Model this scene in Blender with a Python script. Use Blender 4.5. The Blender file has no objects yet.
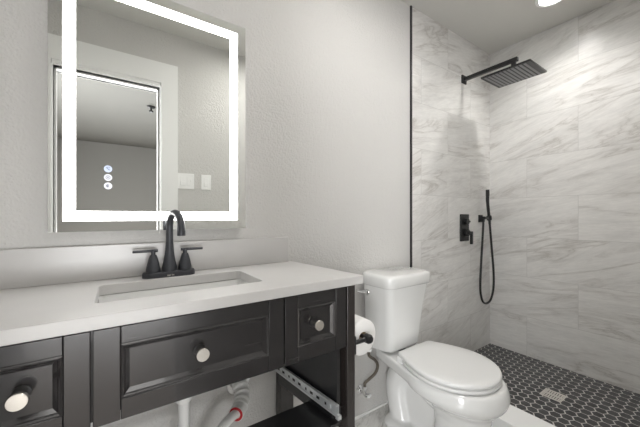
import bpy, bmesh, math, random
from mathutils import Vector, Matrix
random.seed(4)
S = bpy.context.scene
COL = S.collection
PI = math.pi

# ------------------------------------------------------------------ camera, world, lights, exposure
cam_d = bpy.data.cameras.new('camera')
cam_d.sensor_width = 36.0
cam_d.lens = 297.0 / 640.0 * 36.0
cam_d.shift_y = 2.7 / 640.0
cam_d.clip_start = 0.01
cam = bpy.data.objects.new('camera', cam_d)
COL.objects.link(cam)
cam.location = (0, 0, 1.108)
cam.rotation_euler = (PI / 2, 0, -math.radians(34.6))
S.camera = cam

w = bpy.data.worlds.new('world')
S.world = w
w.use_nodes = True
w.node_tree.nodes['Background'].inputs[0].default_value = (0.9, 0.95, 1, 1)
w.node_tree.nodes['Background'].inputs[1].default_value = 0.2

S.view_settings.view_transform = 'Standard'
S.view_settings.look = 'None'
S.view_settings.gamma = 1
S.view_settings.use_curve_mapping = False
S.view_settings.exposure = 1.35

LENS_SHOWER = 7.0
SPOT_SHOWER = 15.5      # emission of the recessed lamps
LENS_BATH = 9.0
LED = 5.5
HALL_W = 5.0

def area(name, loc, rot, sx, sy, power, col=(1, 1, 1)):
    d = bpy.data.lights.new(name, 'AREA')
    d.shape = 'RECTANGLE'; d.size = sx; d.size_y = sy; d.energy = power; d.color = col
    o = bpy.data.objects.new(name, d); COL.objects.link(o)
    o.location = loc; o.rotation_euler = rot
    return o
# unseen fill lights added in the hallway: overhead, both sides, low far end
area('hall_fill_top', (0.0, -0.75, 2.40), (0, 0, 0), 0.9, 0.7, HALL_W, (1.0, 0.98, 0.95))
area('hall_fill_right', (1.38, -1.0, 1.15), (0, PI / 2, 0), 2.0, 1.5, 6, (0.98, 0.99, 1.0))
area('hall_fill_left', (-1.38, -1.0, 1.15), (0, -PI / 2, 0), 2.0, 1.5, 80, (0.98, 0.99, 1.0))
area('hall_fill_low', (0, -4.28, .40), (PI / 2, 0, 0), 2.4, .62, 50, (0.98, 0.99, 1.0))  # added low fill for the vanity front and the wall below it

# ------------------------------------------------------------------ mesh helpers
ORG = {}
class MB:
    def __init__(s):
        s.bm = bmesh.new(); s.mi = 0
    def _mark(s, faces):
        for f in faces: f.material_index = s.mi
    def box(s, x0, x1, y0, y1, z0, z1):
        v = [s.bm.verts.new(p) for p in ((x0,y0,z0),(x1,y0,z0),(x1,y1,z0),(x0,y1,z0),(x0,y0,z1),(x1,y0,z1),(x1,y1,z1),(x0,y1,z1))]
        fs = [s.bm.faces.new([v[i] for i in q]) for q in ((3,2,1,0),(4,5,6,7),(0,1,5,4),(1,2,6,5),(2,3,7,6),(3,0,4,7))]
        s._mark(fs); return s
    def loft(s, rings, cap0=True, cap1=True):
        R = [[s.bm.verts.new(p) for p in r] for r in rings]
        n = len(R[0]); fs = []
        for a, b in zip(R, R[1:]):
            for i in range(n):
                fs.append(s.bm.faces.new((a[i], a[(i+1) % n], b[(i+1) % n], b[i])))
        if cap0: fs.append(s.bm.faces.new(list(reversed(R[0]))))
        if cap1: fs.append(s.bm.faces.new(R[-1]))
        s._mark(fs); return s
    def lathe(s, prof, o, axis=(0,0,1), n=28, cap0=True, cap1=True):
        a = Vector(axis).normalized(); q = a.to_track_quat('Z', 'Y'); o = Vector(o)
        rings = []
        for r, h in prof:
            rings.append([o + q @ Vector((max(r, 1e-4)*math.cos(2*PI*i/n), max(r, 1e-4)*math.sin(2*PI*i/n), h)) for i in range(n)])
        return s.loft(rings, cap0, cap1)
    def cyl(s, p0, p1, r0, r1=None, n=24):
        p0 = Vector(p0); p1 = Vector(p1)
        return s.lathe([(r0, 0), (r0 if r1 is None else r1, (p1-p0).length)], p0, p1-p0, n)
    def tube(s, pts, rad, n=16, ell=None):
        P = [Vector(p) for p in pts]; rings = []
        t0 = (P[1]-P[0]).normalized()
        up = Vector((0,0,1)) if abs(t0.z) < .9 else Vector((0,1,0))
        nrm = t0.cross(up).normalized()
        for i, p in enumerate(P):
            t = (P[min(i+1, len(P)-1)] - P[max(i-1, 0)]).normalized()
            nrm = (nrm - t*nrm.dot(t)).normalized(); b = t.cross(nrm)
            r = rad[i] if isinstance(rad, (list, tuple)) else rad
            rings.append([p + nrm*(r*math.cos(2*PI*k/n)) + b*(r*math.sin(2*PI*k/n)) for k in range(n)])
        return s.loft(rings)
    def prism(s, poly, z0, z1):
        return s.loft([[(x, y, z0) for x, y in poly], [(x, y, z1) for x, y in poly]])

def spline(pts, k=8):
    P = [Vector(p) for p in pts]; out = []
    for i in range(len(P)-1):
        p0 = P[max(i-1, 0)]; p1 = P[i]; p2 = P[i+1]; p3 = P[min(i+2, len(P)-1)]
        for j in range(k):
            t = j/k
            out.append(0.5*((2*p1) + (p2-p0)*t + (2*p0-5*p1+4*p2-p3)*t*t + (3*p1-p0-3*p2+p3)*t**3))
    out.append(P[-1]); return out

def rrect(x0, x1, y0, y1, r, n=6):
    out = []
    for cx, cy, a in ((x1-r, y1-r, 0), (x0+r, y1-r, PI/2), (x0+r, y0+r, PI), (x1-r, y0+r, 1.5*PI)):
        for i in range(n+1):
            t = a + PI/2*i/n
            out.append((cx + r*math.cos(t), cy + r*math.sin(t)))
    return out

def obj(name, mb, mats, parent=None, smooth=None, bevel=0, seg=2, fn=None):
    bm = mb.bm
    if fn:
        for v in bm.verts: v.co = fn(v.co)
    if parent is not None:
        o0 = ORG[parent.name]
        for v in bm.verts: v.co -= o0
    bmesh.ops.recalc_face_normals(bm, faces=bm.faces)
    me = bpy.data.meshes.new(name); bm.to_mesh(me); bm.free()
    if not isinstance(mats, (list, tuple)): mats = [mats]
    for m in mats: me.materials.append(m)
    o = bpy.data.objects.new(name, me); COL.objects.link(o)
    if parent is not None:
        o.parent = parent; ORG[o.name] = ORG[parent.name]
    else: ORG[o.name] = Vector((0,0,0))
    if bevel:
        b = o.modifiers.new('bevel', 'BEVEL'); b.width = bevel; b.segments = seg
        b.limit_method = 'ANGLE'; b.angle_limit = math.radians(40); b.harden_normals = False
    if smooth is not None or bevel:
        for p in me.polygons: p.use_smooth = True
        try: me.set_sharp_from_angle(angle=math.radians(smooth if smooth else 35))
        except Exception: pass
    return o

def thing(name, label, cat, loc, group=None):
    o = bpy.data.objects.new(name, None); COL.objects.link(o)
    o.location = loc; o.empty_display_size = 0.05
    o['label'] = label; o['category'] = cat
    if group: o['group'] = group
    ORG[o.name] = Vector(loc); return o
def tag(o, label, cat, group=None):
    o['label'] = label; o['category'] = cat
    if group: o['group'] = group
    return o
def struct(name, mb, mats, label=None, **k):
    o = obj(name, mb, mats, **k); o['kind'] = 'structure'
    if label: o['label'] = label
    return o

# ------------------------------------------------------------------ materials
def mat(name, col, rough=.5, metal=0, spec=.5, coat=0):
    m = bpy.data.materials.new(name); m.use_nodes = True
    b = m.node_tree.nodes['Principled BSDF']
    b.inputs['Base Color'].default_value = (*col, 1); b.inputs['Roughness'].default_value = rough
    b.inputs['Metallic'].default_value = metal; b.inputs['Specular IOR Level'].default_value = spec
    b.inputs['Coat Weight'].default_value = coat; b.inputs['Coat Roughness'].default_value = .08
    return m
class NT:
    def __init__(s, m):
        s.t = m.node_tree; s.b = s.t.nodes['Principled BSDF']
    def n(s, typ, **k):
        x = s.t.nodes.new(typ)
        for a, v in k.items(): setattr(x, a, v)
        return x
    def l(s, a, b): s.t.links.new(a, b)
    def m(s, op, a, b=None, c=None):
        x = s.n('ShaderNodeMath', operation=op)
        for i, v in enumerate((a, b, c)):
            if v is None: continue
            if isinstance(v, (int, float)): x.inputs[i].default_value = v
            else: s.l(v, x.inputs[i])
        return x.outputs[0]
    def ramp(s, fac, stops):
        r = s.n('ShaderNodeValToRGB'); e = r.color_ramp.elements
        while len(e) < len(stops): e.new(.5)
        for el, (p, c) in zip(e, stops): el.position = p; el.color = (*c, 1) if len(c) == 3 else c
        s.l(fac, r.inputs[0]); return r.outputs[0]
    def noise(s, vec, scale, detail=4, rough=.5, dist=0):
        x = s.n('ShaderNodeTexNoise'); x.inputs['Scale'].default_value = scale
        x.inputs['Detail'].default_value = detail; x.inputs['Roughness'].default_value = rough
        x.inputs['Distortion'].default_value = dist
        s.l(vec, x.inputs['Vector']); return x.outputs['Fac']
    def mix(s, f, a, b, typ='MIX'):
        x = s.n('ShaderNodeMix', data_type='RGBA', blend_type=typ)
        for i, v in ((0, f), (6, a), (7, b)):
            if isinstance(v, (int, float)): x.inputs[i].default_value = v
            elif isinstance(v, tuple): x.inputs[i].default_value = (*v, 1)
            else: s.l(v, x.inputs[i])
        return x.outputs[2]
    def bump(s, h, strength, dist=.01):
        x = s.n('ShaderNodeBump'); x.inputs['Strength'].default_value = strength; x.inputs['Distance'].default_value = dist
        s.l(h, x.inputs['Height']); s.l(x.outputs[0], s.b.inputs['Normal'])
    def obj(s): return s.n('ShaderNodeTexCoord').outputs['Object']

def paint(name, col, strength=.55):
    m = mat(name, col, .55, spec=.3); t = NT(m); o = t.obj()
    n = t.noise(o, 120, 3, .5); n2 = t.noise(o, 60, 2, .5)
    h = t.m('ADD', n, n2)
    t.bump(h, strength, .004)
    c = t.ramp(t.noise(o, 3, 3), [(.3, tuple(x*.98 for x in col)), (.7, col)])
    t.l(c, t.b.inputs['Base Color']); return m

def marble(name, ua, s0, w, hgt, ztop, base, vein, tilt=.18, va=2, groutc=(.56,.55,.53), grout=.0013, stag=.5, rough=.28, freq=1.0, vs=.75):
    m = mat(name, base, rough, spec=.5); t = NT(m); o = t.obj()
    sx = t.n('ShaderNodeSeparateXYZ'); t.l(o, sx.inputs[0])
    u = sx.outputs[ua]; v = sx.outputs[va]
    rv = t.m('DIVIDE', t.m('SUBTRACT', ztop, v), hgt)
    row = t.m('FLOOR', rv); fv = t.m('FRACT', rv)
    par = t.m('MULTIPLY', t.m('FLOORED_MODULO', row, 2), stag*w)
    uu = t.m('DIVIDE', t.m('SUBTRACT', t.m('SUBTRACT', u, s0), par), w)
    cl = t.m('FLOOR', uu); fu = t.m('FRACT', uu)
    du = t.m('MULTIPLY', t.m('MINIMUM', fu, t.m('SUBTRACT', 1, fu)), w)
    dv = t.m('MULTIPLY', t.m('MINIMUM', fv, t.m('SUBTRACT', 1, fv)), hgt)
    d = t.m('MINIMUM', du, dv)
    g = t.m('LESS_THAN', d, grout)
    cid = t.n('ShaderNodeCombineXYZ'); t.l(t.m('ADD', row, .5), cid.inputs[0]); t.l(t.m('ADD', cl, .5), cid.inputs[1])
    wn = t.n('ShaderNodeTexWhiteNoise', noise_dimensions='3D'); t.l(cid.outputs[0], wn.inputs['Vector'])
    sc = t.n('ShaderNodeSeparateColor'); t.l(wn.outputs['Color'], sc.inputs[0])
    ang = t.m('ADD', tilt, t.m('MULTIPLY', t.m('SUBTRACT', sc.outputs[0], .5), .35))
    ca = t.m('COSINE', ang); sa = t.m('SINE', ang)
    a = t.m('ADD', t.m('MULTIPLY', u, ca), t.m('MULTIPLY', v, sa))
    b = t.m('SUBTRACT', t.m('MULTIPLY', v, ca), t.m('MULTIPLY', u, sa))
    c = t.n('ShaderNodeCombineXYZ')
    t.l(t.m('MULTIPLY', a, 1.6*freq), c.inputs[0]); t.l(t.m('MULTIPLY', b, 8.5*freq), c.inputs[1])
    t.l(t.m('MULTIPLY', sc.outputs[1], 37.0), c.inputs[2])
    P = c.outputs[0]
    n1 = t.noise(P, 1.0, 9, .60, .7)
    rid = t.m('ABSOLUTE', t.m('SUBTRACT', n1, .5))
    vn = t.ramp(rid, [(0, (1,1,1)), (.010, (.55,.55,.55)), (.055, (.12,.12,.12)), (.13, (0,0,0))])
    gate = t.ramp(t.noise(P, .7, 3, .5, .3), [(.38, (0,0,0)), (.60, (1,1,1))])
    vn = t.m('MULTIPLY', vn, gate)
    broad = t.noise(P, 1.9, 6, .62, .5)
    fine = t.noise(P, 9.0, 6, .7, .4)
    bc = t.ramp(broad, [(.30, tuple(x*.80 for x in base)), (.52, base), (.75, tuple(min(1, x*1.08) for x in base))])
    bc = t.mix(.5, bc, t.ramp(fine, [(.3, tuple(x*.78 for x in base)), (.7, tuple(min(1, x*1.08) for x in base))]))
    bc = t.mix(t.m('MULTIPLY', vn, vs), bc, vein)
    bc = t.mix(g, bc, groutc)
    t.l(bc, t.b.inputs['Base Color'])
    t.l(t.m('ADD', rough, t.m('MULTIPLY', g, .4)), t.b.inputs['Roughness'])
    t.bump(t.m('SUBTRACT', 1, t.m('MULTIPLY', g, 1)), .25, .002)
    return m

def wood(name, c0, c1, axis=0, rough=.32):
    m = mat(name, c0, rough, spec=.5, coat=.45); t = NT(m); o = t.obj()
    mp = t.n('ShaderNodeMapping'); sc = [110, 110, 110]; sc[axis] = 5
    mp.inputs['Scale'].default_value = sc; t.l(o, mp.inputs[0])
    n = t.noise(mp.outputs[0], 1.0, 5, .6, 0)
    n2 = t.noise(o, 9, 3)
    c = t.mix(.5, t.ramp(n, [(.3, c0), (.72, c1)]), t.ramp(n2, [(.3, c0), (.7, c1)]))
    t.l(c, t.b.inputs['Base Color'])
    t.l(t.m('ADD', rough-.02, t.m('MULTIPLY', n, .05)), t.b.inputs['Roughness'])
    return m

def emit(name, col, st):
    m = bpy.data.materials.new(name); m.use_nodes = True; nt = m.node_tree
    b = nt.nodes['Principled BSDF']
    b.inputs['Base Color'].default_value = (.12, .12, .12, 1)
    b.inputs['Emission Color'].default_value = (*col, 1); b.inputs['Emission Strength'].default_value = st
    return m

M = {}
M['wall'] = paint('warm_grey_wall_paint', (.62, .61, .592))
M['hall'] = paint('hallway_dim_paint', (.20, .195, .185), .2)  # hallway's dimness is put into the wall colour
M['hallceil'] = paint('hallway_ceiling_dim_paint', (.13, .127, .118), .2)  # darkened further so the ceiling colour carries the hallway's dimness
M['ceil'] = paint('ceiling_paint', (.66, .65, .62), .15)
M['trim'] = mat('white_trim_paint', (.87, .87, .86), .35)
TB = (.76, .75, .728); TV = (.40, .375, .345)
M['tile_back'] = marble('marble_tile_back', 0, 1.945, .6, .298, 2.44, TB, TV, tilt=.25)
M['tile_right'] = marble('marble_tile_right', 1, .652, .6, .298, 2.44, TB, TV, tilt=-.2)
M['floor'] = marble('floor_marble', 0, .2, .6, .6, 1.2, (.72,.71,.69), (.30,.29,.27), tilt=.6, va=1, stag=0, freq=3.0, rough=.2, vs=1.0)
M['hallfloor'] = wood('hall_floor_boards', (.20,.17,.14), (.30,.26,.22), 1, .4)
M['hex'] = mat('charcoal_hex_tile', (.030, .030, .033), .30)
t_ = NT(M['hex']); o_ = t_.obj()
t_.l(t_.ramp(t_.noise(o_, 16, 3), [(.3, (.022,.022,.024)), (.7, (.055,.055,.058))]), t_.b.inputs['Base Color'])
M['grout'] = paint('light_grey_grout', (.60, .585, .56), .1)
M['quartz'] = mat('white_quartz', (.55, .54, .528), .30)
t_ = NT(M['quartz']); o_ = t_.obj()
t_.l(t_.ramp(t_.noise(o_, 5, 5, .6, .6), [(.3, (.53,.52,.51)), (.6, (.565,.555,.543))]), t_.b.inputs['Base Color'])
M['ceramic'] = mat('white_glazed_ceramic', (.73, .73, .715), .10, coat=.4)
t_ = NT(M['ceramic']); o_ = t_.obj()
t_.l(t_.ramp(t_.noise(o_, 2, 2), [(.3, (.72,.72,.705)), (.7, (.74,.74,.73))]), t_.b.inputs['Base Color'])
M['plastic'] = mat('white_plastic', (.74, .74, .73), .28)
M['wood'] = wood('espresso_wood_grain_across', (.012, .0108, .0117), (.022, .0198, .0207), 0, .26)
M['woodv'] = wood('espresso_wood_grain_upright', (.016, .0130, .0125), (.029, .0235, .0215), 2, .26)
M['woodin'] = wood('black_stained_interior', (.008, .008, .009), (.016, .016, .017), 1, .45)
M['black'] = mat('matte_black_metal', (.012, .012, .013), .32, spec=.5)
t_ = NT(M['black']); o_ = t_.obj()
t_.l(t_.m('ADD', .28, t_.m('MULTIPLY', t_.noise(o_, 40, 2), .12)), t_.b.inputs['Roughness'])
M['gun'] = mat('dark_bronze_faucet_metal', (.040, .042, .048), .40, metal=.25)
M['chrome'] = mat('chrome', (.78, .78, .78), .10, metal=1)
M['nickel'] = mat('brushed_nickel', (.74, .71, .66), .26, metal=1)
M['zinc'] = mat('zinc_slide_metal', (.72, .74, .75), .28, metal=.6)
M['hole'] = mat('dark_slot', (.01, .01, .01), .6)
M['glass'] = mat('mirror_silver', (.92, .935, .91), .0, metal=1)
M['alu'] = mat('mirror_aluminium_edge', (.75, .76, .76), .3, metal=.9)
M['led'] = emit('mirror_led_light', (1, .99, .97), LED)
M['icon'] = emit('touch_button_glow', (.92, .94, 1.0), .40)
M['iconblue'] = emit('touch_button_blue_glow', (.66, .76, 1.0), .40)
M['glyph'] = mat('touch_glyph', (.10, .11, .17), .5)
M['lens_s'] = emit('shower_lamp_lens', (1, .98, .95), LENS_SHOWER)
M['lens_b'] = emit('added_lamp_lens', (1, .98, .95), LENS_BATH)
M['switch'] = mat('switch_plate_plastic', (.92, .92, .91), .3)
M['paper'] = mat('toilet_paper', (.84, .83, .81), .9, spec=.1)
t_ = NT(M['paper']); o_ = t_.obj(); t_.bump(t_.noise(o_, 90, 2), .12, .003)
M['card'] = mat('cardboard_core', (.42, .32, .22), .9)
M['braid'] = mat('braided_hose', (.13, .112, .09), .42, metal=.3)
t_ = NT(M['braid']); o_ = t_.obj()
wv = t_.n('ShaderNodeTexWave'); wv.inputs['Scale'].default_value = 150; t_.l(o_, wv.inputs['Vector'])
t_.bump(wv.outputs['Fac'], .4, .002)
M['pvc'] = mat('white_pvc', (.88, .88, .86), .3)
M['red'] = mat('red_seal', (.52, .02, .03), .4)
M['drain'] = mat('drain_steel', (.66, .64, .60), .4, metal=.5)

# ------------------------------------------------------------------ the setting
D = 1.22            # tile face of the back wall
YP = 1.226          # painted face of the back wall
CE = 2.44
XR = 2.54
YF = -.02           # bathroom face of the doorway wall
XL = -.62
XC = 1.55           # where the shower tile begins
SF = .062           # shower floor height
struct('floor', MB().box(XL-.1, XC, YF-.12, YP+.1, -.05, 0), M['floor'])
struct('floor_hall', MB().box(-1.5, 1.5, -4.42, YF-.12, -.05, 0), M['hallfloor'])
struct('wall_back', MB().box(XL-.1, XC, YP, YP+.12, 0, CE+.05), M['wall'])
struct('wall_shower_back', MB().box(XC, XR+.1, D, YP+.12, 0, CE+.05), M['tile_back'])
struct('wall_right', MB().box(XR, XR+.1, YF-.12, D, 0, CE+.05), M['tile_right'])
struct('wall_left', MB().box(XL-.1, XL, YF-.12, YP, 0, CE+.05), M['wall'])
# doorway wall: three pieces of one mesh around the opening
OX0, OX1, OZ = -.31, .262, 2.03
m = MB(); m.box(XL, OX0, YF-.12, YF, 0, CE); m.box(OX1, XC, YF-.12, YF, 0, CE); m.box(OX0, OX1, YF-.12, YF, OZ, CE)
struct('wall_front', m, M['wall'])
struct('wall_shower_front', MB().box(XC, XR, YF-.12, YF+.006, 0, CE), M['tile_back'])
struct('ceiling', MB().box(XL-.1, XR+.1, YF-.12, YP+.12, CE, CE+.1), M['ceil'])
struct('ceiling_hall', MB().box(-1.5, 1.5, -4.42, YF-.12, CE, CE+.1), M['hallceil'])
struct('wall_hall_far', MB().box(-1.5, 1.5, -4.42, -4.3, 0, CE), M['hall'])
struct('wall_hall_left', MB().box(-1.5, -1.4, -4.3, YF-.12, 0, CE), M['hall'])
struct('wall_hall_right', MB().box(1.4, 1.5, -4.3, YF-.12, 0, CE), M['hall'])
# door casing and jamb
d1 = bpy.data.objects.new('door_1', None); COL.objects.link(d1); d1['kind'] = 'structure'; ORG['door_1'] = Vector((0,0,0))
m = MB()
m.box(OX0-.012, OX0, YF-.125, YF+.003, 0, OZ); m.box(OX1, OX1+.012, YF-.125, YF+.003, 0, OZ); m.box(OX0-.012, OX1+.012, YF-.125, YF+.003, OZ, OZ+.012)
obj('door_jamb', m, M['trim'], d1, bevel=.002)
m = MB()
m.box(OX0, OX0+.010, YF-.07, YF-.03, 0, OZ); m.box(OX1-.010, OX1, YF-.07, YF-.03, 0, OZ); m.box(OX0, OX1, YF-.07, YF-.03, OZ-.010, OZ)
obj('door_stop', m, M['trim'], d1)
cw = .117
m = MB()
m.box(OX0-cw, OX0-.008, YF, YF+.018, 0, OZ+.030); m.box(OX1+.008, OX1+cw, YF, YF+.018, 0, OZ+.030)
m.box(OX0-cw, OX1+cw, YF, YF+.018, OZ+.030, OZ+.175); m.box(OX0-.004, OX1+.004, YF, YF+.012, OZ+.006, OZ+.030)
obj('door_casing', m, M['trim'], d1)
# baseboard behind the toilet and vanity
struct('baseboard_back', MB().box(XL, XC-.004, YP-.010, YP, 0, .013), M['trim'], bevel=.003)
# black metal tile edge
struct('trim_1', MB().box(XC-.012, XC, D-.003, YP, .12, CE), M['black'], label='black metal tile edge strip running up the back wall')
# shower curb
struct('trim_2', MB().box(1.546, 1.71, YF, D, 0, .12), M['trim'], bevel=.004, label='white shower curb beside toilet')
# shower floor: grout bed and hexagon tiles in one mesh
m = MB(); m.box(1.71, XR, YF, D, 0, SF-.0015)
m.mi = 1
px, py = .053, .0428
R_x = (px-.0068)/2; R_y = .0252
j = 0; y = .372 - 9*py*1
rows = int((D-(-.02))/py)+3
hexes = []
for jj in range(-10, 21):
    y = .414 + jj*py
    off = .013 + (.0265 if jj % 2 else 0)
    for i in range(-1, 18):
        x = 2.27 + off + (i-11)*px + .0
        hexes.append((x, y))
DRX, DRY = 2.105, .655
def clip(poly, ax, lim, sgn):
    out = []
    for a, b in zip(poly, poly[1:]+poly[:1]):
        ia = (a[ax]-lim)*sgn <= 0; ib = (b[ax]-lim)*sgn <= 0
        if ia: out.append(a)
        if ia != ib:
            t = (lim-a[ax])/(b[ax]-a[ax]); out.append((a[0]+(b[0]-a[0])*t, a[1]+(b[1]-a[1])*t))
    return out
for hx, hy in hexes:
    poly = [(hx+R_x, hy-R_y*.5), (hx+R_x, hy+R_y*.5), (hx, hy+R_y), (hx-R_x, hy+R_y*.5), (hx-R_x, hy-R_y*.5), (hx, hy-R_y)]
    for ax, lim, sg in ((0, 1.712, -1), (0, XR-.002, 1), (1, D-.003, 1), (1, YF+.008, -1)):
        poly = clip(poly, ax, lim, sg)
        if len(poly) < 3: break
    if len(poly) < 3: continue
    m.prism(poly, SF-.003, SF)
struct('floor_shower', m, [M['grout'], M['hex']])

# ------------------------------------------------------------------ vanity
VX0, VX1 = -.323, .703
YV = .80           # drawer face plane
ZT = .868
def skew(co):
    k = min(1, max(0, (co.x-.42)/.24))
    return Vector((co.x - .115*max(0, co.y-.79)*k, co.y, co.z))
van = thing('vanity_cabinet', 'dark espresso wooden vanity cabinet with round nickel knobs and missing lower drawers', 'cabinet', (.19, 1.0, 0))
for nm, x0, x1, y0, y1 in (('leg', .668, VX1, YV-.002, YV+.045), ('leg', VX0, -.288, YV-.002, YV+.045), ('leg', .634, VX1, 1.165, 1.205), ('leg', VX0, -.254, 1.165, 1.205)):
    obj(nm, MB().box(x0, x1, y0, y1, 0, ZT), M['woodv'], van, bevel=.002, fn=skew)
for sx0, sx1 in ((.640, .655), (-.275, -.260)):
    m = MB().box(sx0, sx1, YV+.02, 1.19, .43, ZT)
    obj('side_panel', m, M['woodin'], van, fn=skew)
    m = MB().box(sx0-.012, sx1+.02, YV+.03, 1.18, .375, .43)
    obj('side_rail', m, M['woodin'], van, bevel=.002, fn=skew)
    m = MB().box(sx0+.04 if sx0 > 0 else sx0-.02, sx1+.04 if sx0 > 0 else sx1-.02, YV+.04, 1.17, .43, ZT)
    obj('end_panel', m, M['woodv'], van, fn=skew)
obj('top_rail', MB().box(-.288, .668, YV+.012, YV+.03, .835, ZT), M['woodin'], van, fn=skew)
obj('back_rail', MB().box(-.254, .634, 1.185, 1.203, .80, ZT), M['woodin'], van, fn=skew)
for dx in (-.046, .417):
    obj('divider', MB().box(dx, dx+.012, YV+.03, 1.18, .66, .730), M['woodin'], van)
for dx in (-.0415, .4215):
    obj('mullion', MB().box(dx-.011, dx+.011, YV+.0225, YV+.0295, .654, ZT), M['woodin'], van)
obj('shelf', MB().box(-.272, .640, YV+.004, .962, .385, .40), M['woodin'], van, bevel=.0015)

def drawer(x0, x1, z0, z1, st, kx):
    """framed drawer front with a moulded recess, its box behind and a knob"""
    m = MB(); yf = YV; yb = YV+.02
    rt, rb = .040, .047
    a0, a1, c0, c1 = x0+st, x1-st, z0+rb, z1-rt
    # stiles and rails with tiny joint reveals
    m.box(x0, a0-.0006, yf, yb, z0, z1); m.box(a1+.0006, x1, yf, yb, z0, z1)
    m.box(a0, a1, yf, yb, z0, c0); m.box(a0, a1, yf, yb, c1, z1)
    o = obj('drawer', m, M['wood'], van, bevel=.0016, fn=skew)
    # moulding: step, cove, inner lip
    def ring(i, y): return [(a0+i, y, c0+i), (a1-i, y, c0+i), (a1-i, y, c1-i), (a0+i, y, c1-i)]
    m = MB(); m.loft([ring(0, yf+.0005), ring(.0035, yf-.0015), ring(.0065, yf+.0005), ring(.009, yf+.003), ring(.017, yf+.0095)], False, False)
    obj('moulding', m, M['wood'], o, fn=skew)
    m = MB(); m.box(a0+.012, a1-.012, yf+.0095, yf+.016, c0+.012, c1-.012)
    obj('panel', m, M['wood'], o, fn=skew)
    m = MB(); m.box(x0+.02, x1-.02, yb, yb+.008, z0+.012, z1-.015)
    obj('drawer_back', m, M['woodin'], o, fn=skew)
    kz = (z0+z1)/2+.006
    m = MB(); y0 = yf+.0095
    m.lathe([(.0060, .002), (.0058, .022), (.0080, .027), (.0150, .0305), (.0172, .0335), (.0170, .0370), (.0154, .0392), (.0150, .0388)], (kx, y0, kz), (0, -1, 0), 32)
    obj('knob', m, M['nickel'], o, smooth=40)
    m = MB(); m.lathe([(.0150, 0), (.0145, .003), (.0080, .005)], (kx, y0, kz), (0, -1, 0), 28)
    obj('knob_rosette', m, M['black'], o, smooth=40)
drawer(-.286, -.0435, .652, .862, .045, -.150)
drawer(-.0395, .4195, .652, .862, .050, .180)
drawer(.4235, .6635, .652, .862, .045, .531)
# metal ball-bearing slide on the right side panel
def slide(xa, sg):
    m = MB()
    z0, z1 = .427, .466
    m.box(xa-sg*.0012, xa, .795, 1.19, z0, z1)
    m.box(xa-sg*.0115, xa-sg*.0012, .795, 1.19, z1-.003, z1)
    m.box(xa-sg*.0115, xa-sg*.0012, .795, 1.19, z0, z0+.003)
    m.box(xa-sg*.0115, xa-sg*.0105, .795, 1.19, z1-.010, z1-.003)
    m.box(xa-sg*.0115, xa-sg*.0105, .795, 1.19, z0+.003, z0+.010)
    o = obj('drawer_slide', m, M['zinc'], van, bevel=.0006, fn=skew)
    m = MB()
    m.box(xa-sg*.0090, xa-sg*.0030, .83, 1.185, z0+.009, z1-.009)
    obj('ball_race', m, M['zinc'], o, bevel=.001, fn=skew)
    for k in range(9):
        m = MB(); y = .85 + k*.038
        m.box(xa-sg*.0100, xa-sg*.0085, y, y+(.016 if k % 3 else .008), (z0+z1)/2-.0045, (z0+z1)/2+.0045)
        obj('slot', m, M['hole'], o, fn=skew)
    m = MB(); m.box(xa-sg*.014, xa, .783, .797, z0-.004, z0+.010)
    obj('end_stop', m, M['zinc'], o, fn=skew)
slide(.628, 1)

# countertop with sink cut-out, backsplash
ct = thing('countertop', 'white quartz vanity countertop with matching low backsplash and rectangular sink cutout', 'countertop', (.19, 1.0, .87))
bm = bmesh.new()
def loop(pts):
    vs = [bm.verts.new((x, y, .9)) for x, y in pts]
    return [bm.edges.new((vs[i], vs[(i+1) % len(vs)])) for i in range(len(vs))]
SK = (-.040, .392, .886, 1.108)
e = loop([(-.340, .775), (.722, .775), (.722, YP), (-.340, YP)]) + loop(rrect(*SK, .016))
bmesh.ops.triangle_fill(bm, use_beauty=True, use_dissolve=False, edges=e)
for f in list(bm.faces):
    c = f.calc_center_median()
    if SK[0]+.002 < c.x < SK[1]-.002 and SK[2]+.002 < c.y < SK[3]-.002 and all(SK[0]-1e-4 <= v.co.x <= SK[1]+1e-4 and SK[2]-1e-4 <= v.co.y <= SK[3]+1e-4 for v in f.verts):
        bm.faces.remove(f)
r = bmesh.ops.extrude_face_region(bm, geom=list(bm.faces))
bmesh.ops.translate(bm, vec=(0, 0, -.030), verts=[v for v in r['geom'] if isinstance(v, bmesh.types.BMVert)])
m = MB(); m.bm.free(); m.bm = bm
obj('slab', m, M['quartz'], ct, bevel=.002, fn=skew)
obj('backsplash', MB().box(-.340, .656, 1.204, YP, .9, 1.013), M['quartz'], ct, bevel=.002)
# undermount basin
sk = thing('sink_basin', 'white rectangular undermount ceramic sink set below the countertop', 'sink', (.176, 1.0, .72))
m = MB(); x0, x1, y0, y1 = SK[0]-.006, SK[1]+.006, SK[2]-.006, SK[3]+.006
rings = []
for ins, z, rr in ((-.018, .8645, .03), (0, .8645, .022), (.002, .858, .022), (.010, .77, .03), (.022, .748, .035), (.05, .742, .035), (.10, .739, .008)):
    rings.append([(x, y, z) for x, y in rrect(x0+ins, x1-ins, y0+ins, y1-ins, rr)])
m.loft(rings, False, True)
bo = obj('basin', m, M['ceramic'], sk, smooth=50)
sol = bo.modifiers.new('thick', 'SOLIDIFY'); sol.thickness = .009; sol.offset = 0
m = MB(); m.lathe([(.0, .002), (.020, .003), (.022, .001), (.022, -.003)], (.176, 1.0, .7445), (0,0,1))
obj('drain_flange', m, M['gun'], sk, smooth=40)

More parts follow.
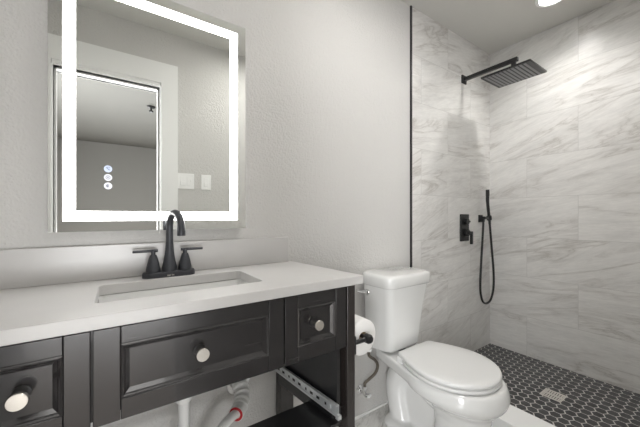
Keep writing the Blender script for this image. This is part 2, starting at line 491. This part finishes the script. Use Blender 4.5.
# ------------------------------------------------------------------ faucet
FX, FY = .157, 1.156
fc = thing('faucet', 'dark matte two handle faucet with tall arched spout standing behind the sink', 'faucet', (FX, FY, .9))
m = MB(); rings = []
for ins, z in ((0, .9), (0, .912), (.002, .917), (.006, .919)):
    rings.append([(x, y, z) for x, y in rrect(FX-.083+ins, FX+.083-ins, FY-.027+ins, FY+.027-ins, .026-ins, 8)])
m.loft(rings); bp = obj('base_plate', m, M['gun'], fc, smooth=35)
m = MB()
for k, wd in enumerate((.003, .003, .002, .003, .003)):
    m.box(FX-.010+k*.0045, FX-.010+k*.0045+wd, FY-.0277, FY-.0268, .9045, .9085)
obj('maker_mark', m, M['nickel'], bp)
# spout column and gooseneck
m = MB(); m.lathe([(.0255, 0), (.0245, .012), (.0195, .032), (.0155, .055), (.0128, .085), (.0118, .10)], (FX, FY, .918), (0,0,1), 28)
path = [(FX, FY, 1.0)]; rad = [.0118]
ux, uy = .22, -.975
Rg = .048; zc = 1.070
path += [(FX, FY, 1.03), (FX, FY, zc)]; rad += [.0116, .0116]
for i in range(1, 17):
    a = PI - (PI*1.0)*i/16
    d = Rg + Rg*math.cos(a)
    path.append((FX+ux*d, FY+uy*d, zc+Rg*1.02*math.sin(a))); rad.append(.0116)
d = 2*Rg
path.append((FX+ux*d*1.02, FY+uy*d*1.02, zc-.012)); rad.append(.0118)
m.tube(path, rad, 20)
obj('spout', m, M['gun'], fc, smooth=50)
m = MB(); m.cyl((FX+ux*d*1.02, FY+uy*d*1.02, zc-.026), (FX+ux*d*1.02, FY+uy*d*1.02, zc-.009), .0128)
obj('aerator', m, M['gun'], fc, smooth=40)
for sg in (-1, 1):
    hx = FX + sg*.050
    m = MB(); m.lathe([(.0225, 0), (.0220, .010), (.0185, .028), (.0140, .046), (.0112, .054), (.0100, .057), (.0066, .059), (.0066, .073)], (hx, FY, .918), (0,0,1), 26)
    h = obj('handle', m, M['gun'], fc, smooth=40)
    m = MB(); zl = .990
    m.cyl((hx-sg*.014, FY+.001, zl), (hx+sg*.060, FY-.004, zl), .0052, .0046, 16)
    obj('lever', m, M['gun'], h, smooth=40, bevel=.001)

# ------------------------------------------------------------------ mirror
MX0, MX1, MZ0, MZ1, MY = -.166, .446, 1.059, 1.888, 1.192
mr = thing('mirror', 'rectangular backlit wall mirror with glowing white border above the sink', 'mirror', (.14, YP, MZ0))
m = MB(); m.box(MX0+.004, MX1-.004, MY+.0042, YP, MZ0+.004, MZ1-.004)
obj('housing', m, M['alu'], mr)
m = MB(); m.box(MX0, MX1, MY, MY+.004, MZ0, MZ1)
obj('mirror_glass', m, M['glass'], mr)
ins, wd = .034, .031
a0, a1, b0, b1 = MX0+ins, MX1-ins, MZ0+ins, MZ1-ins
yy = MY-.0006
m = MB()
m.box(a0, a1, yy, MY-.0001, b0, b0+wd); m.box(a0, a1, yy, MY-.0001, b1-wd, b1)
m.box(a0, a0+wd, yy, MY-.0001, b0+wd, b1-wd); m.box(a1-wd, a1, yy, MY-.0001, b0+wd, b1-wd)
obj('led_strip', m, M['led'], mr)
for k, z in enumerate((1.2625, 1.2345, 1.2070)):
    m = MB(); m.cyl((-.019, MY-.0001, z), (-.019, MY-.0006, z), .0112, n=28)
    b = obj('touch_button', m, M['iconblue' if k == 0 else 'icon'], mr)
    m = MB(); y1 = MY-.0010; y0 = MY-.0006
    def arc(r0, r1, a0_, a1_, n=18):
        P = [(r1*math.cos(a0_+(a1_-a0_)*i/n), r1*math.sin(a0_+(a1_-a0_)*i/n)) for i in range(n+1)]
        Q = [(r0*math.cos(a1_-(a1_-a0_)*i/n), r0*math.sin(a1_-(a1_-a0_)*i/n)) for i in range(n+1)]
        poly = P+Q
        m.loft([[(-.019+x, y0, z+zz) for x, zz in poly], [(-.019+x, y1, z+zz) for x, zz in poly]])
    if k == 0:
        for q in range(-3, 4):
            m.box(-.019+q*.0013-.001, -.019+q*.0013+.001, y1, y0, z-q*.0011-.001, z-q*.0011+.001)
        arc(.0050, .0064, .5, 2.3)
    elif k == 1: arc(.0052, .0066, 0, 1.98*PI); arc(.0012, .0026, 0, 1.98*PI)
    else:
        arc(.0015, .0050, PI*.5, PI*1.5); m.box(-.0185, -.0172, y1, y0, z-.005, z+.005)
    obj('icon', m, M['glyph'], b)

# ------------------------------------------------------------------ toilet
TX = 1.285
to = thing('toilet', 'white two piece toilet with closed lid between vanity and shower curb', 'toilet', (TX, .85, 0))
def egg(W, cy, Lf, Lb, n=48, pb=2.6, pf=2.0, wb=None):
    """egg outline; with wb the back tapers to half width wb and ends square"""
    out = []
    if wb is None:
        for i in range(n):
            t = 2*PI*i/n; c, s_ = math.cos(t), math.sin(t)
            p = pb if s_ > 0 else pf
            k = (abs(c)**p + abs(s_)**p)**(-1/p)
            out.append((TX + W*c*k, cy + (Lb if s_ > 0 else Lf)*s_*k))
        return out
    h = n//2
    for i in range(h):                       # front half, from +x round to -x
        t = -PI*i/h
        out.append((TX + W*math.cos(t), cy + Lf*math.sin(t)))
    side = []
    r = .022; m_ = 9
    for i in range(m_):                      # left flank towards the back
        t = i/m_; y = cy + (Lb-r)*t
        side.append((W - (W-wb)*(t**1.7), y))
    for i in range(7):
        a = i/6*PI/2
        side.append((wb - r + r*math.cos(a), cy + Lb - r + r*math.sin(a)))
    for x, y in side: out.append((TX-x, y))
    for x, y in reversed(side[1:]): out.append((TX+x, y))
    return out
def lo(m, specs):
    m.loft([[(x, y, z) for x, y in egg(*sp)] for z, sp in specs])
m = MB()
# bowl and front column
lo(m, [(0, (.104, .755, .150, .125)), (.03, (.102, .755, .146, .12)), (.06, (.094, .75, .132, .11)), (.16, (.092, .745, .122, .105)),
       (.215, (.096, .745, .126, .11)), (.255, (.110, .75, .142, .12)), (.285, (.138, .76, .172, .14)), (.306, (.170, .77, .204, .165)), (.325, (.190, .78, .225, .19)),
       (.345, (.196, .78, .230, .196)), (.368, (.193, .78, .225, .195)), (.384, (.188, .78, .218, .193)), (.391, (.182, .78, .211, .187))])
# flat deck under the tank, tapering to the rear
def rr(z, hw, y0, y1, r=.03): return [(x, y, z) for x, y in rrect(TX-hw, TX+hw, y0, y1, r)]
def dk(z, a, b, y0=.84, y1=1.195): return [(TX-a, y0, z), (TX-b, y1-.03, z), (TX-b+.03, y1, z), (TX+b-.03, y1, z), (TX+b, y1-.03, z), (TX+a, y0, z)]
m.loft([dk(.318, .150, .070, .86, 1.17), dk(.338, .185, .108), dk(.384, .190, .113), dk(.391, .185, .109)])
# trapway: up behind the bowl, over, and down to the outlet
pth = spline([(TX, .82, .22), (TX, .88, .235), (TX, .945, .275), (TX, 1.005, .305), (TX, 1.065, .275), (TX, 1.10, .20), (TX, 1.09, .10), (TX, 1.06, .0)], 6)
n_ = len(pth); m.tube(pth, [.048 + .020*min(1, i/(n_*.6)) for i in range(n_)], 20)
m.loft([rr(0, .022, .74, 1.10, .01), rr(.31, .022, .74, 1.12, .01)])
# foot
m.loft([rr(0, .108, .70, 1.145, .06), rr(.020, .106, .70, 1.14, .06), rr(.036, .088, .72, 1.12, .06)])
bw = obj('bowl', m, M['ceramic'], to, smooth=180)
rm = bw.modifiers.new('fuse', 'REMESH'); rm.mode = 'VOXEL'; rm.voxel_size = .006; rm.use_smooth_shade = True
sm = bw.modifiers.new('smooth', 'SMOOTH'); sm.factor = .6; sm.iterations = 7
def slabegg(z0, z1, r=.007):
    W, cy, Lf, Lb = .193, .785, .199, .216
    prof = [(r, z0), (r*.3, z0+r*.3), (0, z0+r), (0, z1-r), (r*.3, z1-r*.3), (r*1.2, z1), (.05, z1+.002)]
    return [[(x, y, z) for x, y in egg(W-i, cy, Lf-i, Lb-i, 48, wb=.131-i)] for i, z in prof]
m = MB(); m.loft(slabegg(.394, .4105, .006)); obj('seat', m, M['plastic'], to, smooth=60)
m = MB(); m.loft(slabegg(.4125, .434, .008)); obj('lid', m, M['plastic'], to, smooth=60)
for sg in (-1, 1):
    m = MB(); hx = TX + sg*.125
    m.loft([[(x, y, z) for x, y in rrect(hx-.016, hx+.016, .958, .995, .010)] for z in (.390, .412)] + [[(x, y, .417) for x, y in rrect(hx-.012, hx+.012, .962, .991, .008)]])
    obj('hinge', m, M['plastic'], to, smooth=40)
    m = MB(); m.lathe([(.013, 0), (.013, .008), (.009, .016), (.0, .019)], (TX+sg*.080, .96, .030), (0,0,1), 18)
    obj('bolt_cap', m, M['plastic'], to, smooth=50)
# tank
KX = 1.272
def tk(z, hw, yf, r, dx=0):
    return [(x, y, z) for x, y in rrect(KX+dx-hw, KX+dx+hw, yf, 1.205, r, 8)]
def bow(ring, amt, yf):
    out = []
    for x, y, z in ring:
        k = max(0, min(1, (1.205-y)/(1.205-yf)))
        tp = 1 - k*(.05 + .20*max(0, (.74-z)/.34))
        out.append((KX+.01+(x-KX-.01)*tp, y - amt*k*(1-((x-KX)/.18)**2), z))
    return out
m = MB(); rings = []
for z, hw, yf, r in ((.400, .130, 1.070, .030), (.408, .147, 1.050, .034), (.425, .151, 1.040, .036), (.50, .154, 1.034, .036), (.62, .159, 1.024, .036), (.744, .171, 1.012, .036)):
    rings.append(bow(tk(z, hw, yf, r, -.012*(.74-z)/.34), .014, yf))
m.loft(rings); obj('tank', m, M['ceramic'], to, smooth=40)
m = MB(); rings = []
for z, ex in ((.742, -.004), (.745, .004), (.752, .009), (.792, .010), (.800, .0075), (.806, .000), (.8085, -.012), (.8095, -.04)):
    rings.append(bow(tk(z, .173+ex, 1.008-ex, .038+ex*.5), .015, 1.008-ex))
m.loft(rings); obj('tank_lid', m, M['ceramic'], to, smooth=50)
m = MB(); m.lathe([(.045, 0), (.045, .018)], (KX, 1.10, .3835), (0,0,1)); obj('gasket', m, M['hole'], to)
# flush lever on the left flank of the tank
lx = KX-.162
m = MB(); m.lathe([(.017, 0), (.017, .006), (.013, .011), (.008, .013), (.008, .024)], (lx+.002, 1.160, .704), (-1, 0, .05), 24)
fl = obj('flush_lever', m, M['chrome'], to, smooth=40)
m = MB(); m.tube(spline([(lx-.014, 1.160, .705), (lx-.040, 1.163, .711), (lx-.074, 1.168, .720)], 6), [.0095]*4+[.0085]*4+[.0075]*5, 14)
obj('lever_arm', m, M['chrome'], fl, smooth=50)

# water supply valve with braided hose
sv = thing('supply_valve', 'chrome angle stop valve with braided hose on the wall behind the toilet', 'valve', (1.11, YP, .15))
m = MB(); m.lathe([(.028, 0), (.027, .004), (.018, .009), (.012, .010)], (1.112, YP, .150), (0, -1, 0), 24); obj('escutcheon', m, M['chrome'], sv, smooth=40)
m = MB(); m.cyl((1.112, YP-.006, .150), (1.112, YP-.060, .150), .0085); m.cyl((1.112, YP-.040, .140), (1.112, YP-.040, .185), .0095)
m.cyl((1.112, YP-.040, .172), (1.112, YP-.040, .188), .012, n=6)
obj('valve_body', m, M['chrome'], sv, smooth=40)
m = MB(); rings = []
for h, sc in ((0, .9), (.004, 1), (.012, 1), (.016, .85)):
    rings.append([(1.112+.020*sc*math.cos(a)*(1+.0*h), YP-.058-h, .150+.011*sc*math.sin(a)) for a in [2*PI*i/20 for i in range(20)]])
m.loft(rings); obj('valve_handle', m, M['chrome'], sv, smooth=40)
m = MB(); hp = spline([(1.112, YP-.040, .190), (1.114, YP-.042, .206), (1.138, YP-.048, .222), (1.178, YP-.054, .245), (1.192, YP-.058, .285), (1.165, YP-.062, .325), (1.122, YP-.064, .360), (1.118, YP-.064, .402)], 8)
m.tube(hp, .0078, 12); obj('braided_hose', m, M['braid'], sv, smooth=60)
m = MB(); m.cyl((1.120, YP-.064, .386), (1.120, YP-.064, .402), .016, n=10); obj('coupling_nut', m, M['plastic'], sv, smooth=30)

# ------------------------------------------------------------------ paper holder and roll (on the vanity's right side)
RX, RZ = .784, .647
hd = thing('toilet_paper_holder', 'black metal toilet paper holder on the right side of the vanity', 'toilet paper holder', (.70, .83, RZ))
m = MB(); m.box(.7005, .712, .802, .836, RZ-.035, RZ+.030); obj('mount_plate', m, M['black'], hd, bevel=.002)
m = MB(); m.tube([(.710, .819, RZ), (.745, .818, RZ), (RX, .818, RZ)], .0085, 14); m.lathe([(.0, -.018), (.013, -.017), (.0175, -.010), (.0175, .008), (.012, .012)], (RX, .820, RZ), (0,1,0), 20)
obj('arm', m, M['black'], hd, smooth=40)
m = MB(); m.cyl((RX, .83, RZ), (RX, .956, RZ), .0075); m.lathe([(.0075, 0), (.012, .001), (.012, .007), (.0, .008)], (RX, .956, RZ), (0,1,0), 18); obj('spindle', m, M['black'], hd, smooth=40)
rl = thing('toilet_paper_roll', 'full white toilet paper roll hanging on the black holder', 'toilet paper', (RX, .90, RZ-.004))
m = MB(); m.lathe([(.021, 0), (.066, 0), (.0685, .002), (.0685, .098), (.066, .10), (.021, .10), (.021, 0)], (RX, .845, RZ-.0045), (0,1,0), 48, False, False); obj('paper', m, M['paper'], rl, smooth=40)
m = MB(); m.lathe([(.0205, 0), (.0205, .10), (.0196, .10), (.0196, 0), (.0205, 0)], (RX, .845, RZ-.0045), (0,1,0), 32, False, False); obj('cardboard_core', m, M['card'], rl, smooth=40)

# ------------------------------------------------------------------ sink drain pipes
dp = thing('drain_pipe', 'white plastic sink drain trap with red seal under the vanity', 'pipe', (.3, 1.1, .4))
m = MB(); m.cyl((.176, 1.0, .731), (.176, 1.0, .33), .0165); obj('tailpiece', m, M['pvc'], dp, smooth=40)
m = MB(); m.lathe([(.021, 0), (.0245, .004), (.0245, .030), (.021, .036)], (.176, 1.0, .535), (0,0,1), 24); obj('slip_nut', m, M['pvc'], dp, smooth=40)
m = MB(); bend = [(.176, 1.0, .35)]
bend += spline([(.176, 1.0, .34), (.180, 1.003, .25), (.205, 1.012, .225), (.235, 1.024, .24), (.265, 1.038, .30), (.311, 1.062, .360), (.388, 1.11, .364)], 7)
m.tube(bend, .0165, 18); obj('trap_bend', m, M['pvc'], dp, smooth=60)
c0 = Vector((.374, 1.098, .364)); c1 = Vector((.402, 1.115, .372)); 
m = MB(); cp = spline([c0, (.398, 1.125, .366), (.420, 1.16, .382), (.427, 1.195, .404), (.427, YP-.004, .408)], 8)
n = len(cp); m.tube(cp, [.0285 if i < 9 else (.0270 if i % 5 < 3 else .0315) for i in range(n)], 22); obj('coupling', m, M['pvc'], dp, smooth=35)
dv = (Vector(cp[0])-Vector(cp[2])).normalized()
m = MB(); m.lathe([(.0172, 0), (.0262, 0), (.0262, .003), (.0172, .003), (.0172, 0)], Vector(cp[0])-dv*.001, dv, 24, False, False)
rg = obj('red_seal', m, M['red'], dp, smooth=30); rg['label'] = 'red seal ring'
m = MB(); m.lathe([(.050, 0), (.048, .004), (.033, .010), (.027, .011)], (.427, YP, .408), (0,-1,0), 28); e_ = obj('escutcheon', m, M['chrome'], dp, smooth=40); e_['label'] = 'chrome wall flange'

# ------------------------------------------------------------------ shower fittings
AX, AZ = 2.146, 2.128
sh = thing('rain_shower', 'black rectangular rain shower head on a straight wall arm', 'shower head', (AX, D, AZ))
m = MB(); m.box(AX-.030, AX+.030, D-.009, D, AZ-.030, AZ+.030); obj('wall_flange', m, M['black'], sh, bevel=.002)
m = MB(); m.box(AX-.0125, AX+.0125, .855, D-.009, AZ-.0125, AZ+.0125); m.box(AX-.0115, AX+.0115, .868, .892, AZ-.05, AZ-.0125)
obj('arm', m, M['black'], sh, bevel=.002)
m = MB(); m.lathe([(.008, .035), (.013, .028), (.016, .018), (.013, .006), (.022, .004), (.022, -.002)], (AX, .880, 2.043), (0,0,1), 24); obj('swivel_joint', m, M['black'], sh, smooth=40)
hx0, hx1, hy0, hy1 = 2.022, 2.276, .740, 1.03
m = MB(); m.box(hx0, hx1, hy0, hy1, 2.030, 2.041); hp_ = obj('head_plate', m, M['black'], sh, bevel=.0015)
M['rubber'] = mat('grey_nozzle_rubber', (.30, .30, .31), .5)
m = MB()
for i in range(11):
    y = hy0+.035+i*(hy1-hy0-.060)/10
    m.box(hx0+.012, hx1-.012, y-.0065, y+.0065, 2.0280, 2.0302)
    for k in range(13):
        m.lathe([(.0030, 0), (.0020, .003)], (hx0+.02+k*(hx1-hx0-.04)/12, y, 2.0283), (0,0,-1), 6)
o = obj('nozzle_rows', m, M['rubber'], hp_)

va = thing('shower_valve', 'black rectangular shower control plate with knob and lever below the rain head', 'shower control', (2.148, D, 1.02))
m = MB(); m.box(2.093, 2.208, D-.010, D, .922, 1.123); obj('cover_plate', m, M['black'], va, bevel=.003)
m = MB(); m.lathe([(.024, 0), (.024, .020), (.022, .022)], (2.154, D-.010, 1.068), (0,-1,0), 28); m.box(2.154, 2.184, D-.034, D-.022, 1.062, 1.074); obj('diverter_knob', m, M['black'], va, bevel=.001)
m = MB(); m.lathe([(.028, 0), (.028, .020), (.026, .022), (.015, .022), (.015, .034)], (2.156, D-.010, .985), (0,-1,0), 28); obj('mixer_knob', m, M['black'], va, bevel=.001)
m = MB(); m.box(2.168, 2.188, D-.052, D-.036, .900, .995); m.box(2.146, 2.188, D-.050, D-.038, .978, .995); obj('mixer_lever', m, M['black'], va, bevel=.002)

ho = thing('hand_shower_holder', 'black square wall bracket that holds the hand shower', 'shower bracket', (2.33, D, 1.09))
m = MB(); m.box(2.358, 2.410, D-.010, D, 1.060, 1.118); obj('wall_plate', m, M['black'], ho, bevel=.002)
m = MB(); m.box(2.370, 2.440, D-.048, D-.030, 1.085, 1.103); m.box(2.370, 2.394, D-.045, D-.008, 1.083, 1.105); m.cyl((2.378, D-.03, 1.065), (2.378, D-.03, 1.09), .010); obj('outlet', m, M['black'], ho, bevel=.002)
m = MB(); m.lathe([(.0165, -.018), (.0185, -.012), (.0185, .016), (.0165, .018), (.0125, .018), (.0125, -.018), (.0165, -.018)], (2.448, D-.040, 1.094), (-.2, .0, 1), 24, False, False); obj('cradle', m, M['black'], ho, smooth=40)
hs = thing('hand_shower', 'slim black hand shower wand with looping hose in the shower corner', 'hand shower', (2.42, D-.04, 1.09))
wp = [(2.458, D-.040, 1.045), (2.449, D-.040, 1.09), (2.430, D-.042, 1.16), (2.410, D-.046, 1.23), (2.399, D-.052, 1.272), (2.390, D-.056, 1.315)]
m = MB(); m.tube(spline(wp, 5), [.0095]*5+[.0105]*5+[.0115]*5+[.0125]*5+[.0135]*6, 16); obj('wand', m, M['black'], hs, smooth=50)
hpts = [(2.458, D-.040, 1.05), (2.468, D-.040, .98), (2.488, D-.045, .80), (2.500, D-.05, .64), (2.495, D-.05, .53), (2.455, D-.05, .450), (2.395, D-.05, .428), (2.335, D-.05, .447), (2.300, D-.05, .51), (2.292, D-.05, .60), (2.310, D-.048, .76), (2.355, D-.036, .95), (2.378, D-.03, 1.068)]
m = MB(); m.tube(spline(hpts, 8), .0080, 12); obj('hose', m, M['black'], hs, smooth=60)

# floor drain
fd = thing('floor_drain', 'small square metal drain grate set in the black hexagon floor', 'drain', (DRX, DRY, SF))
m = MB(); hw = .051
for a in ((-hw, hw, -hw, -hw+.010), (-hw, hw, hw-.010, hw), (-hw, -hw+.010, -hw+.01, hw-.01), (hw-.010, hw, -hw+.01, hw-.01)):
    m.box(DRX+a[0], DRX+a[1], DRY+a[2], DRY+a[3], SF, SF+.0035)
obj('grate_frame', m, M['drain'], fd, bevel=.0008)
m = MB(); m.box(DRX-hw+.009, DRX+hw-.009, DRY-hw+.009, DRY+hw-.009, SF, SF+.001); obj('well', m, M['hole'], fd)
m = MB()
for k in range(7):
    y = DRY-hw+.010+(k+.5)*(2*hw-.02)/7
    m.box(DRX-hw+.009, DRX+hw-.009, y-.0038, y+.0038, SF+.001, SF+.0032)
m.box(DRX-.004, DRX+.004, DRY-hw+.01, DRY+hw-.01, SF+.001, SF+.0033)
obj('grate', m, M['drain'], fd)

# recessed ceiling lamps
def downlight(x, y, key, label):
    t = thing('recessed_light', label, 'ceiling light', (x, y, CE))
    m = MB(); m.lathe([(.085, 0), (.083, .006), (.066, .009), (.062, .003), (.062, 0)], (x, y, CE), (0,0,-1), 40, False, False); obj('trim_ring', m, M['trim'], t, smooth=40)
    m = MB(); m.lathe([(.062, 0), (.062, .003)], (x, y, CE-.0002), (0,0,-1), 40); obj('lens', m, M[key], t)
downlight(2.185, .685, 'lens_s', 'round recessed ceiling light glowing above the shower')
spd = bpy.data.lights.new('shower_lamp_beam', 'SPOT'); spd.energy = SPOT_SHOWER; spd.spot_size = math.radians(140); spd.spot_blend = 1.0
spd.shadow_soft_size = .055; spd.color = (1, .98, .95)
spo = bpy.data.objects.new('shower_lamp_beam', spd); COL.objects.link(spo); spo.location = (2.185, .685, CE-.012)
cl_ = thing('added_ceiling_lamp', 'added round white ceiling lamp above the bathroom floor, out of view', 'ceiling light', (1.0, .52, CE))  # unseen lamp, added to fill the bathroom from above
m = MB(); m.lathe([(.225, 0), (.225, .030), (.215, .034), (.208, .030), (.208, 0)], (1.0, .52, CE), (0,0,-1), 48, False, False); obj('rim', m, M['trim'], cl_, smooth=40)
m = MB(); m.lathe([(.206, .012), (.206, .028), (.19, .034), (.05, .038)], (1.0, .52, CE), (0,0,-1), 48); obj('diffuser', m, M['lens_b'], cl_, smooth=40)

# ------------------------------------------------------------------ doorway wall seen in the mirror
def plate(x0, x1, z0, z1, label, gangs):
    t = thing('light_switch', label, 'light switch', ((x0+x1)/2, YF, (z0+z1)/2))
    m = MB(); m.box(x0, x1, YF, YF+.005, z0, z1); obj('cover_plate', m, M['switch'], t, bevel=.0025)
    for gx, kind in gangs:
        zc_ = (z0+z1)/2
        m = MB(); m.box(gx-.0165, gx+.0165, YF+.005, YF+.0075, zc_-.033, zc_+.033)
        if kind == 'rocker': m.box(gx-.0165, gx+.0165, YF+.0075, YF+.0125, zc_-.033, zc_-.004)
        else: m.box(gx+.006, gx+.014, YF+.0075, YF+.011, zc_-.005, zc_+.012)
        obj('rocker', m, M['switch'], t, bevel=.001)
plate(.380, .494, 1.312, 1.428, 'white double light switch plate beside the door casing', [(.414, 'rocker'), (.460, 'dimmer')])
plate(.545, .618, 1.312, 1.428, 'white single rocker light switch plate right of the double plate', [(.5815, 'rocker')])
sd = thing('ceiling_fixture', 'small dark fixture on the hallway ceiling seen in the mirror', 'fixture', (.36, -1.75, CE))
m = MB(); m.lathe([(.045, 0), (.045, .012), (.030, .022), (.010, .026), (.010, .05), (.025, .054), (.025, .070), (.0, .075)], (.36, -1.75, CE), (0,0,-1), 24); obj('body', m, M['black'], sd, smooth=40)
